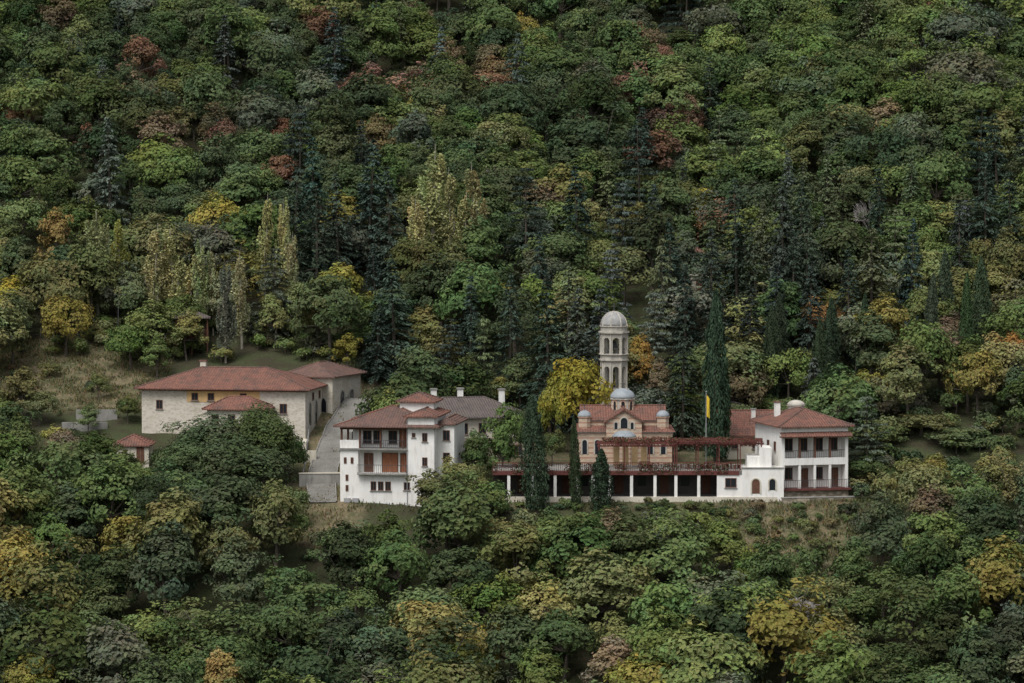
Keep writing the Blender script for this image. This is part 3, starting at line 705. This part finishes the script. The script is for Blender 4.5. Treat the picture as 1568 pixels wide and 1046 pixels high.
# ------------------------------------------------------------------ right white house (F)
xf, _ = unproj(1197, 750, 1)
b = Grp('white_balcony_house', (xf, 1, .4), 14)
w, d = 8.1, 10
b.box('base_wall', -.02, w+.02, -.1, d, -2.0, .15, STONE2)
b.box('ground_core', 0, w, 1.5, d, .15, 3.3, WHITE)
b.box('upper_core', 0, w, 1.5, d, 3.3, 6.55, WHITE)
b.box('left_cheek', 0, .35, 0, 1.5, .15, 6.55, WHITE); b.box('right_cheek', w-.35, w, 0, 1.5, .15, 6.55, WHITE)
b.box('attic', 0, w, 0, d, 6.55, 7.5, WHITE)
b.box('floor_slab_lower', -.05, w+.25, -.5, 1.5, .15, .38, REDW)
b.box('floor_slab_upper', .35, w-.35, -.03, 1.5, 3.1, 3.9, WHITE)
b.boxes('lower_piers', [(x-.14, x+.14, .0, .3, .38, 3.1) for x in (2.2, 4.05, 5.9)], WHITE)
b.boxes('upper_piers', [(x-.12, x+.12, .0, .26, 3.9, 6.55) for x in (2.2, 4.05, 5.9)], WOOD)
b.boxes('eave_strip_roof', [(-.3, w+.3, -.75, -.02, 6.35, 6.5)], TILE)
v = [(-.3, -.8, 6.5), (w+.3, -.8, 6.5), (w+.3, -.01, 6.95), (-.3, -.01, 6.95), (-.3, -.8, 6.42), (w+.3, -.8, 6.42)]
b.mesh('pent_roof', v, [(0,1,2,3), (4,5,1,0)], TILE)
b.rail('lower_rail', (-.0, -.4), (w+.15, -.4), .38, 1.0); b.rail('upper_rail', (.35, .05), (w-.35, .05), 3.9, .9)
for u in (1.3, 3.1, 5.0, 6.8): b.window('f', 1.5, u, 4.6, 1.0, 1.5); 
for u in (1.3, 5.0): b.window('f', 1.5, u, 1.3, 1.0, 1.4)
for u in (3.1, 6.8): b.door('f', 1.5, u, .4, 1.0, 2.1, WOOD)
for u in (2.5, 5, 7.5): b.window('l', 0, u, 4.6, .7, 1.1); b.window('l', 0, u, 1.4, .7, 1.1)
b.hip('roof', 0, w, 0, d, 7.5, 1.75, .6, TILE, cap=TILE2)
b.box('chimney', 1.2, 1.8, 6, 6.6, 8.0, 10.0, WHITE); b.box('chimney_cap', 1.1, 1.9, 5.9, 6.7, 10.0, 10.12, TILE)
b = Grp('stone_retaining_wall', (unproj(1198, 750, -1)[0], -1.2, -1.8), 9)
b.box('wall', 0, 8.6, 0, .6, -.6, 1.7, STONE2); b.box('coping', -.05, 8.65, -.05, .65, 1.7, 1.8, CONC)
xh, _ = unproj(1106, 640, 15)
b = Grp('tiled_outbuilding', (xh, 15, 2.9), 0)
b.box('walls', 0, 6.5, 0, 7, -.5, 3.2, CREAM); b.gable('roof', 0, 6.5, 0, 7, 3.2, 2.4, .5, TILE, CREAM, 'x')
b.window('f', 0, 1.5, 1.4, .8, 1.1); b.window('f', 0, 4, 1.4, .8, 1.1)
b.box('chimney', 3.6, 4.1, 1.6, 2.1, 3.6, 6.0, WHITE); b.box('chimney_cap', 3.5, 4.2, 1.5, 2.2, 6.0, 6.1, CONC)
xh, zc_ = unproj(1219, 628, 15)
b = Grp('domed_chapel', (xh, 15, 2.9), 0)
b.box('walls', -2.0, 2.0, -1.8, 1.8, -.5, 5.0, CREAM); b.hip('roof', -2, 2, -1.8, 1.8, 5.0, .8, .35, TILE2)
b.mesh('drum', *lathe([(1.0, 5.3), (1.0, 6.5), (1.12, 6.55), (1.12, 6.65)], 12), TSTONE); b.mesh('dome', *lathe(domeprof(1.08, 6.65, .6), 16), TSTONE, True)

# ------------------------------------------------------------------ small hillside structures
def hut(name, px, py, Y, w, d, wh, rise, wall, roof, yaw=0):
    X, Z = unproj(px, py, Y); g = hz(X, Y)
    b = Grp(name, (X, Y, g), yaw)
    b.box('walls', -w/2, w/2, -d/2, d/2, -1, wh, wall); b.hip('roof', -w/2, w/2, -d/2, d/2, wh, rise, .3, roof)
    b.window('f', -d/2, -w*.2, wh*.4, .5, .7); b.door('f', -d/2, w*.25, .05, .7, min(1.9, wh-.2), WOOD); return b
hut('small_tiled_house', 205, 690, 11, 4.0, 4.5, 1.9, 1.1, CREAM, TILE)
hut('roadside_shrine', 1067, 385, 64, 1.3, 1.3, 5.0, .5, CREAM, TILE)
hut('stone_shed', 1124, 585, 30, 3, 3, 3.2, .6, STONEW, TILEG)
X, _ = unproj(292, 520, 44); g = hz(X, 44)
b = Grp('wooden_gazebo', (X, 44, g), 10)
b.boxes('posts', [(x-.08, x+.08, y-.08, y+.08, -.5, 4.2) for x in (-2, 0, 2) for y in (-1.6, 1.6)], WOOD)
b.box('deck', -2.2, 2.2, -1.8, 1.8, 1.7, 1.85, WOOD); b.rail('rail', (-2.1, -1.7), (2.1, -1.7), 1.85, .9, WOOD, .25, .03)
b.hip('roof', -2, 2, -1.6, 1.6, 4.2, .8, .4, TILEG)
X, Z = unproj(181, 452, 44); g = hz(X, 44)
b = Grp('street_lamp', (X, 44, g)); H_ = Z-g
b.tubes('pole', [((0,0,-.3), (0,0,H_), .06, .04), ((0,0,H_), (.7,-.2,H_+.12), .03, .025)], METAL, 6)
b.boxes('lamp_head', [(.55, 1.0, -.3, -.12, H_+.06, H_+.16)], METAL)
b = Grp('meadow_fence', (0, 0, 0)); tl = []
pv = None
for i in range(16):
    x = -64+i*1.6; y = 47.5+math.sin(i*.5)*.4; z = hz(x, y); tl.append(((x, y, z-.2), (x, y, z+1.4), .04, .04))
    if pv:
        for q in (.5, 1.0, 1.3): tl.append(((pv[0], pv[1], pv[2]+q), (x, y, z+q), .012, .012))
    pv = (x, y, z)
b.tubes('posts_and_wire', tl, CONC, 4)

# ------------------------------------------------------------------ surveyed trees
P = plant
P('cypress_tree', 'cyp', 822, 606, 32, 'cy', Y=-3.0)
P('cypress_tree', 'cyp', 883, 640, 20, 'cy', Y=-2.5)
P('cypress_tree', 'cyp', 920, 688, 30, 'cy', Y=-3)
P('cypress_tree', 'cyp', 1095, 446, 36, 'cy', Y=11)
P('cypress_tree', 'cyp', 1105, 540, 26, 'cy', Y=12)
for px, pt, wd in ((1197, 450, 28), (1270, 458, 26), (1252, 490, 22), (1448, 385, 26), (1505, 395, 26), (1478, 420, 22), (1422, 420, 22), (1130, 345, 22), (1320, 450, 20), (1180, 470, 22)): P('cypress_tree', 'cyp', px, pt, wd, 'cy', H=13)
P('yellow_maple_tree', 'dec', 884, 524, 112, (.33, .29, .055), Y=21)
P('yellow_maple_tree', 'dec', 850, 565, 60, (.26, .25, .06), Y=22)
P('oak_tree', 'big', 335, 628, 165, 'dk', Y=6); P('oak_tree', 'big', 402, 612, 125, 'dk', Y=4); P('oak_tree', 'big', 282, 668, 120, 'dk', Y=2); P('oak_tree', 'big', 365, 660, 180, 'dk', Y=-2); P('oak_tree', 'dec', 440, 650, 60, 'gr', Y=5)
P('walnut_tree', 'dec', 765, 622, 88, 'gr', Y=4.8); P('walnut_tree', 'dec', 725, 655, 70, 'gr', Y=3); P('walnut_tree', 'dec', 800, 606, 46, 'dk', Y=9); P('walnut_tree', 'dec', 845, 650, 50, 'gr', Y=7.5); P('walnut_tree', 'dec', 700, 690, 90, 'ol', Y=-3)
P('walnut_tree', 'dec', 660, 722, 100, 'ol', Y=-6); P('walnut_tree', 'dec', 740, 715, 90, 'gr', Y=-6)
P('small_tree', 'dec', 168, 672, 64, 'gr', Y=6); P('small_tree', 'dec', 205, 702, 60, 'ol', Y=5)
P('fir_tree', 'fir', 605, 392, 112, 'fd', Y=42); P('fir_tree', 'fir', 575, 470, 70, 'fd', Y=40)
P('cedar_tree', 'ced', 690, 485, 78, 'fb', Y=38); P('cedar_tree', 'ced', 416, 376, 100, (.08, .095, .078), Y=48)
P('fir_tree', 'fir', 480, 205, 90, 'fd', H=19); P('fir_tree', 'fir', 562, 208, 104, 'fd', H=19); P('fir_tree', 'fir', 520, 262, 84, 'fd', H=17); P('fir_tree', 'fir', 600, 250, 84, 'fd', H=17); P('fir_tree', 'fir', 450, 265, 74, 'fd', H=16)
P('fir_tree', 'fir', 870, 398, 104, 'fo', H=16); P('cedar_tree', 'ced', 935, 368, 64, 'fb', H=12); P('cedar_tree', 'ced', 955, 258, 84, 'fb', H=15); P('cedar_tree', 'ced', 1000, 430, 74, 'fb', H=12)
for px, pt, wd, hh in ((1130, 285, 94, 19), (1200, 280, 104, 20), (1165, 330, 90, 17), (1235, 300, 84, 18), (1090, 345, 84, 17), (1510, 230, 94, 18), (1550, 260, 84, 18), (1180, 400, 80, 15), (1240, 395, 80, 15), (1050, 400, 70, 14), (1530, 170, 80, 16), (780, 430, 74, 15), (720, 420, 64, 14), (1145, 430, 80, 14), (1215, 350, 80, 16), (1300, 380, 76, 15), (1395, 330, 70, 15), (1470, 300, 76, 16), (1030, 330, 70, 15), (830, 350, 66, 14), (1350, 255, 70, 14)):
    P('fir_tree', 'fir', px, pt, wd, 'fd', H=hh)
P('pine_tree', 'fir', 1335, 345, 110, 'fo', H=16); P('pine_tree', 'ced', 1375, 300, 90, 'fo', H=14)
P('cedar_tree', 'ced', 1250, 545, 70, 'fb', H=9); P('cedar_tree', 'ced', 1330, 590, 90, (.085, .105, .078), H=11); P('cedar_tree', 'ced', 1280, 640, 60, 'gg', Y=16)
P('broadleaf_tree', 'dec', 1345, 640, 100, 'gr', Y=16); P('broadleaf_tree', 'dec', 1410, 630, 100, 'ol', Y=18); P('broadleaf_tree', 'dec', 1335, 690, 80, 'dk', Y=6); P('broadleaf_tree', 'dec', 1475, 650, 110, 'gr', Y=14); P('broadleaf_tree', 'dec', 1320, 620, 70, 'gg', Y=24)
for px, pt, wd, hh, c in ((150, 318, 40, 15, 'pog'), (178, 330, 34, 13, 'yo'), (235, 336, 48, 15, 'pop'), (267, 345, 50, 14, 'pop'), (303, 365, 38, 13, 'pog'), (326, 372, 30, 12, 'pog'), (345, 400, 32, 13, 'gg'), (404, 288, 36, 16, 'pop'), (436, 300, 34, 15, 'pop'), (658, 214, 66, 19, 'pop'), (690, 250, 44, 16, 'pop'), (733, 241, 54, 18, 'pop'), (712, 290, 44, 14, 'pog'), (370, 380, 34, 13, 'pog'), (450, 350, 30, 12, 'pog'), (640, 300, 40, 13, 'pop')):
    P('poplar_tree', 'pop', px, pt, wd, c, H=hh)
for px, pt, wd, hh, c in ((88, 322, 74, 9, 'or_'), (20, 420, 80, 8, 'ye'), (100, 438, 80, 9, 'yo'), (200, 480, 80, 7, 'br'), (240, 520, 60, 5, 'br'), (1075, 276, 74, 10, (.38, .37, .07)), (545, 110, 80, 9, 'ru'), (215, 52, 76, 9, 'ru'), (395, 125, 60, 8, 'ru'), (345, 180, 70, 8, 'ru'), (438, 172, 60, 8, 'ru'), (1055, 140, 62, 9, 'ru'), (1013, 60, 56, 8, 'ru'), (690, 60, 72, 9, 'bn'), (880, 165, 70, 8, 'bn'), (430, 225, 60, 8, 'ru'), (1380, 40, 50, 8, 'ru'), (1500, 130, 60, 8, 'bn'), (20, 145, 60, 8, 'ru'), (640, 90, 60, 8, 'bn'), (800, 10, 50, 8, 'yo'), (1420, 355, 60, 9, 'br'), (1540, 345, 90, 12, 'ol'), (1258, 440, 80, 9, 'or_'), (985, 510, 70, 9, 'or_'), (1500, 520, 90, 10, 'yo'), (1440, 485, 100, 10, 'bn'), (1330, 545, 80, 8, (.28, .22, .07)), (1270, 578, 60, 6, (.28, .19, .07)), (1183, 598, 40, 4, 'br'), (1545, 495, 60, 8, 'or_'), (520, 400, 110, 9, 'yo'), (530, 512, 60, 5, 'yo'), (640, 562, 60, 4, 'ru'), (655, 560, 40, 4, 'or_'), (770, 568, 50, 5, 'yo'), (1010, 545, 60, 7, 'bn'), (615, 360, 80, 9, 'ol'), (1000, 245, 80, 9, 'ol'), (650, 130, 66, 8, 'yo'), (75, 770, 100, 9, 'br'), (200, 775, 100, 8, 'yo'), (350, 775, 110, 9, 'ol'), (340, 990, 100, 9, (.22, .17, .065)), (1430, 740, 110, 9, 'bn'), (30, 565, 90, 7, 'ol'), (150, 570, 40, 3.5, 'ol'), (60, 590, 60, 5, 'ol'), (135, 620, 50, 4, 'gr'), (195, 600, 44, 4, 'ol')):
    P('autumn_tree' if c in ('or_', 'ru', 'bn', 'ye', 'yo') else 'broadleaf_tree', 'dec', px, pt, wd, c, H=hh)
P('sparse_yellow_tree', 'sparse', 738, 955, 70, (.34, .29, .07), H=8)
X, Z = unproj(1236, 912, -31); g = hz(X, -31); m = bare(5, lv=7, mr=.032); zt = max(v.co.z for v in m.vertices)
o = new_obj('dead_tree', m, None, (X, -31, g)); s_ = (Z-g)/zt; o.scale = (s_*1.15, s_*1.15, s_); placed.append((X, -31, 4)); placed.append((X, -37, 4)); placed.append((X, -42, 3))
for (px, pt, H_) in ((775, 258, 9), (1335, 300, 8)):
    for Y_ in np.arange(40, 200, 1.):
        X, Z = unproj(px, pt, Y_)
        if hz(X, Y_)+H_ >= Z: break
    m = bare(9+H_, lv=5); zt = max(v.co.z for v in m.vertices); s_ = H_/zt
    o = new_obj('bare_tree', m, None, (X, Y_, hz(X, Y_))); o.scale = (s_*.7, s_*.7, s_)
nsurv = len(placed)

# ------------------------------------------------------------------ forest mass
forest = bpy.data.objects.new('hillside_forest', None); COL.objects.link(forest)
LX = [0, 40, 60, 170, 180, 228, 236, 300, 455, 466, 518, 524, 595, 605, 650, 690, 752, 760, 1118, 1150, 1200, 1290, 1312, 1335, 1568, 1800]
LZ = [590, 610, 640, 650, 690, 690, 650, 660, 690, 800, 800, 782, 778, 748, 728, 712, 712, 772, 772, 795, 825, 815, 765, 690, 690, 680]
def limit(px): return max(np.interp(px+q, LX, LZ) for q in (-32, 0, 32))
def blocked(x, y):
    R_ = [(-4.5, 40.5, -2.5, 14), (-4.5, 37, 14, 26), (-21, -6, -3, 14), (-13, 5, 10, 29), (-25.5, -16, -3, 36), (-48, -18, 12, 40), (-14, -8, 34, 40), (8.5, 16, 22, 30), (28, 40, -8, 0), (-26, -17, -9, 4), (-62, -46, 28, 45)]
    return any(a < x < b_ and c_ < y < d_ for a, b_, c_, d_ in R_)
def choose(px, py, x, y):
    n = math.sin(x*.08+y*.05)+math.sin(x*.05-y*.09+1.7)
    if py > 690:
        w = dict(dk=.30, gr=.36, ol=.17, br=.09, gg=.08, bn=.012, yo=.03)
        if px > 1250: w.update(bn=.06, ol=.24, gg=.1)
        if px < 300: w.update(br=.16, yo=.05, or_=.012)
    elif py < 270:
        w = dict(dk=.40, gr=.32, gg=.10, ol=.07, ru=.030, bn=.035, br=.06, yo=.008)
        if px > 1000: w.update(br=.20, gr=.42, dk=.22, ru=.02, bn=.025)
        if px < 600: w.update(ru=.045, bn=.045)
    elif px > 1180 and py > 450:
        w = dict(dk=.12, gr=.24, ol=.24, yo=.12, bn=.11, or_=.03, br=.11, gg=.08)
    else:
        w = dict(dk=.22, gr=.27, ol=.22, yo=.06, bn=.05, br=.10, gg=.10, ru=.005)
    if n > .8: w['dk'] = w.get('dk', 0)*1.6
    if n < -.8: w['ol'] = w.get('ol', 0)*1.6; w['br'] = w.get('br', 0)*1.5
    ks = list(w); return random.choices(ks, [w[k] for k in ks])[0]
cnt = 0
y = -54.
while y < 210:
    sp_ = 6.1 if y < 20 else 5.6
    half = (400+y)*.1474+12
    x = -half+random.uniform(0, sp_)
    while x < half:
        xx = x+random.uniform(-1.7, 1.7); yy = y+random.uniform(-1.7, 1.7); x += sp_
        if blocked(xx, yy): continue
        if any((xx-a)**2+(yy-b_)**2 < (1.2+.45*R)**2 for a, b_, R in placed[:nsurv]): continue
        s_ = random.choice((random.uniform(.80, 1.05), random.uniform(1.05, 1.5))) if yy > 20 else random.uniform(1.0, 1.6)
        H = 8.2*s_*random.uniform(.85, 1.12); R = 3.65*s_*random.uniform(.95, 1.15)
        g = hz(xx, yy)
        px, pt = proj(xx, yy, g+H)
        kind = 'dec'
        pc_ = .0
        if 430 < px < 640 and 190 < pt < 400: pc_ = .42
        elif 1080 < px < 1270 and 260 < pt < 500: pc_ = .45
        elif px > 1480 and 150 < pt < 330: pc_ = .35
        elif 250 < pt < 560 and px > 380: pc_ = .15
        elif pt < 250: pc_ = .05
        if random.random() < pc_: kind = random.choice(['fir', 'fir', 'ced']); H *= 1.55; R *= .78; px, pt = proj(xx, yy, g+H)
        elif random.random() < .06: kind = 'sparse'
        if yy < 13.5 or (xx < -40 and yy < 28):
            lm = limit(px)
            if pt < lm:
                Hn = H-(lm-pt)/13.0
                if Hn < 2.2: continue
                if Hn < 4.5: kind = 'bush'; R = min(R, 2.3)
                else: R *= max(.6, Hn/H)
                H = Hn
        k = choose(px, pt+30, xx, yy) if kind not in ('fir', 'ced') else random.choice(['fd', 'fd', 'fb', 'fo'])
        o = put('broadleaf_tree' if kind != 'fir' else 'conifer', kind, xx, yy, H, R, C[k], forest)
        cnt += 1
    y += sp_*.87
und = bpy.data.objects.new('undergrowth', None); COL.objects.link(und)
for i in range(300):
    xx = random.uniform(-72, 72); yy = random.uniform(-30, 50)
    ins = blocked(xx, yy)
    if ins and not ((25 < xx < 41 and yy < -1.8) or (-64 < xx < -45 and 26 < yy < 47 and random.random() < .4)): continue
    sc = random.uniform(.5, 1.2)
    put('bush', 'bush', xx, yy, 2.0*sc, 1.4*sc, C[random.choice(['dk', 'gr', 'ol', 'bn', 'gg'])], und)
for i in range(50):
    xx = random.uniform(24, 41); yy = random.uniform(-13, -2.5); sc = random.uniform(.3, .9)
    put('bush', 'bush', xx, yy, 2.0*sc, 1.4*sc, C[random.choice(['gr', 'ol', 'bn', 'ol'])], und)
for i in range(60):
    xx = random.uniform(-60, -18); yy = random.uniform(40.5, 54); sc = random.uniform(.7, 1.5)
    put('bush', 'bush', xx, yy, 2.0*sc, 1.5*sc, C[random.choice(['gr', 'ol', 'gg', 'br'])], und)
for i in range(40):
    xx = random.uniform(40.5, 60); yy = random.uniform(-2, 26); sc = random.uniform(.8, 1.6)
    put('bush', 'bush', xx, yy, 2.2*sc, 1.5*sc, C[random.choice(['gr', 'ol', 'gg', 'dk'])], und)
for i in range(26):
    xx = random.uniform(-2, 25); put('bush', 'bush', xx, random.uniform(-3.4, -1.8), random.uniform(.8, 1.6), random.uniform(.7, 1.2), C[random.choice(['dk', 'gr', 'ol'])], und)
print('forest trees', cnt)

# ------------------------------------------------------------------ light, sky, camera
wd = bpy.data.worlds.new('World'); S.world = wd; wd.use_nodes = True; nt = wd.node_tree
bg = nt.nodes['Background']; sk = nn(nt, 'ShaderNodeTexSky', sky_type='NISHITA'); sk.sun_disc = False
EL, AZ = math.radians(58), math.radians(208)
sk.sun_elevation = EL; sk.sun_rotation = AZ; sk.dust_density = 3
hs = nn(nt, 'ShaderNodeHueSaturation'); hs.inputs['Saturation'].default_value = .25
nt.links.new(sk.outputs[0], hs.inputs['Color']); nt.links.new(hs.outputs[0], bg.inputs[0]); bg.inputs[1].default_value = .15
sun = bpy.data.lights.new('sun', 'SUN'); sun.energy = 2.4; sun.angle = math.radians(32); sun.color = (1, .965, .91)
so = bpy.data.objects.new('sun', sun); COL.objects.link(so)
dv = Vector((math.sin(AZ)*math.cos(EL), math.cos(AZ)*math.cos(EL), math.sin(EL)))
so.rotation_euler = dv.to_track_quat('Z', 'Y').to_euler(); so.location = (0, -50, 120)
cam = bpy.data.cameras.new('camera'); cam.sensor_width = 36; cam.lens = 36*F/1568; cam.clip_end = 4000; cam.clip_start = 1
co = bpy.data.objects.new('camera', cam); COL.objects.link(co); co.location = (0, CY, CZ); co.rotation_euler = (math.radians(87), 0, 0)
S.camera = co
S.view_settings.view_transform = 'Standard'; S.view_settings.look = 'None'; S.view_settings.exposure = 0
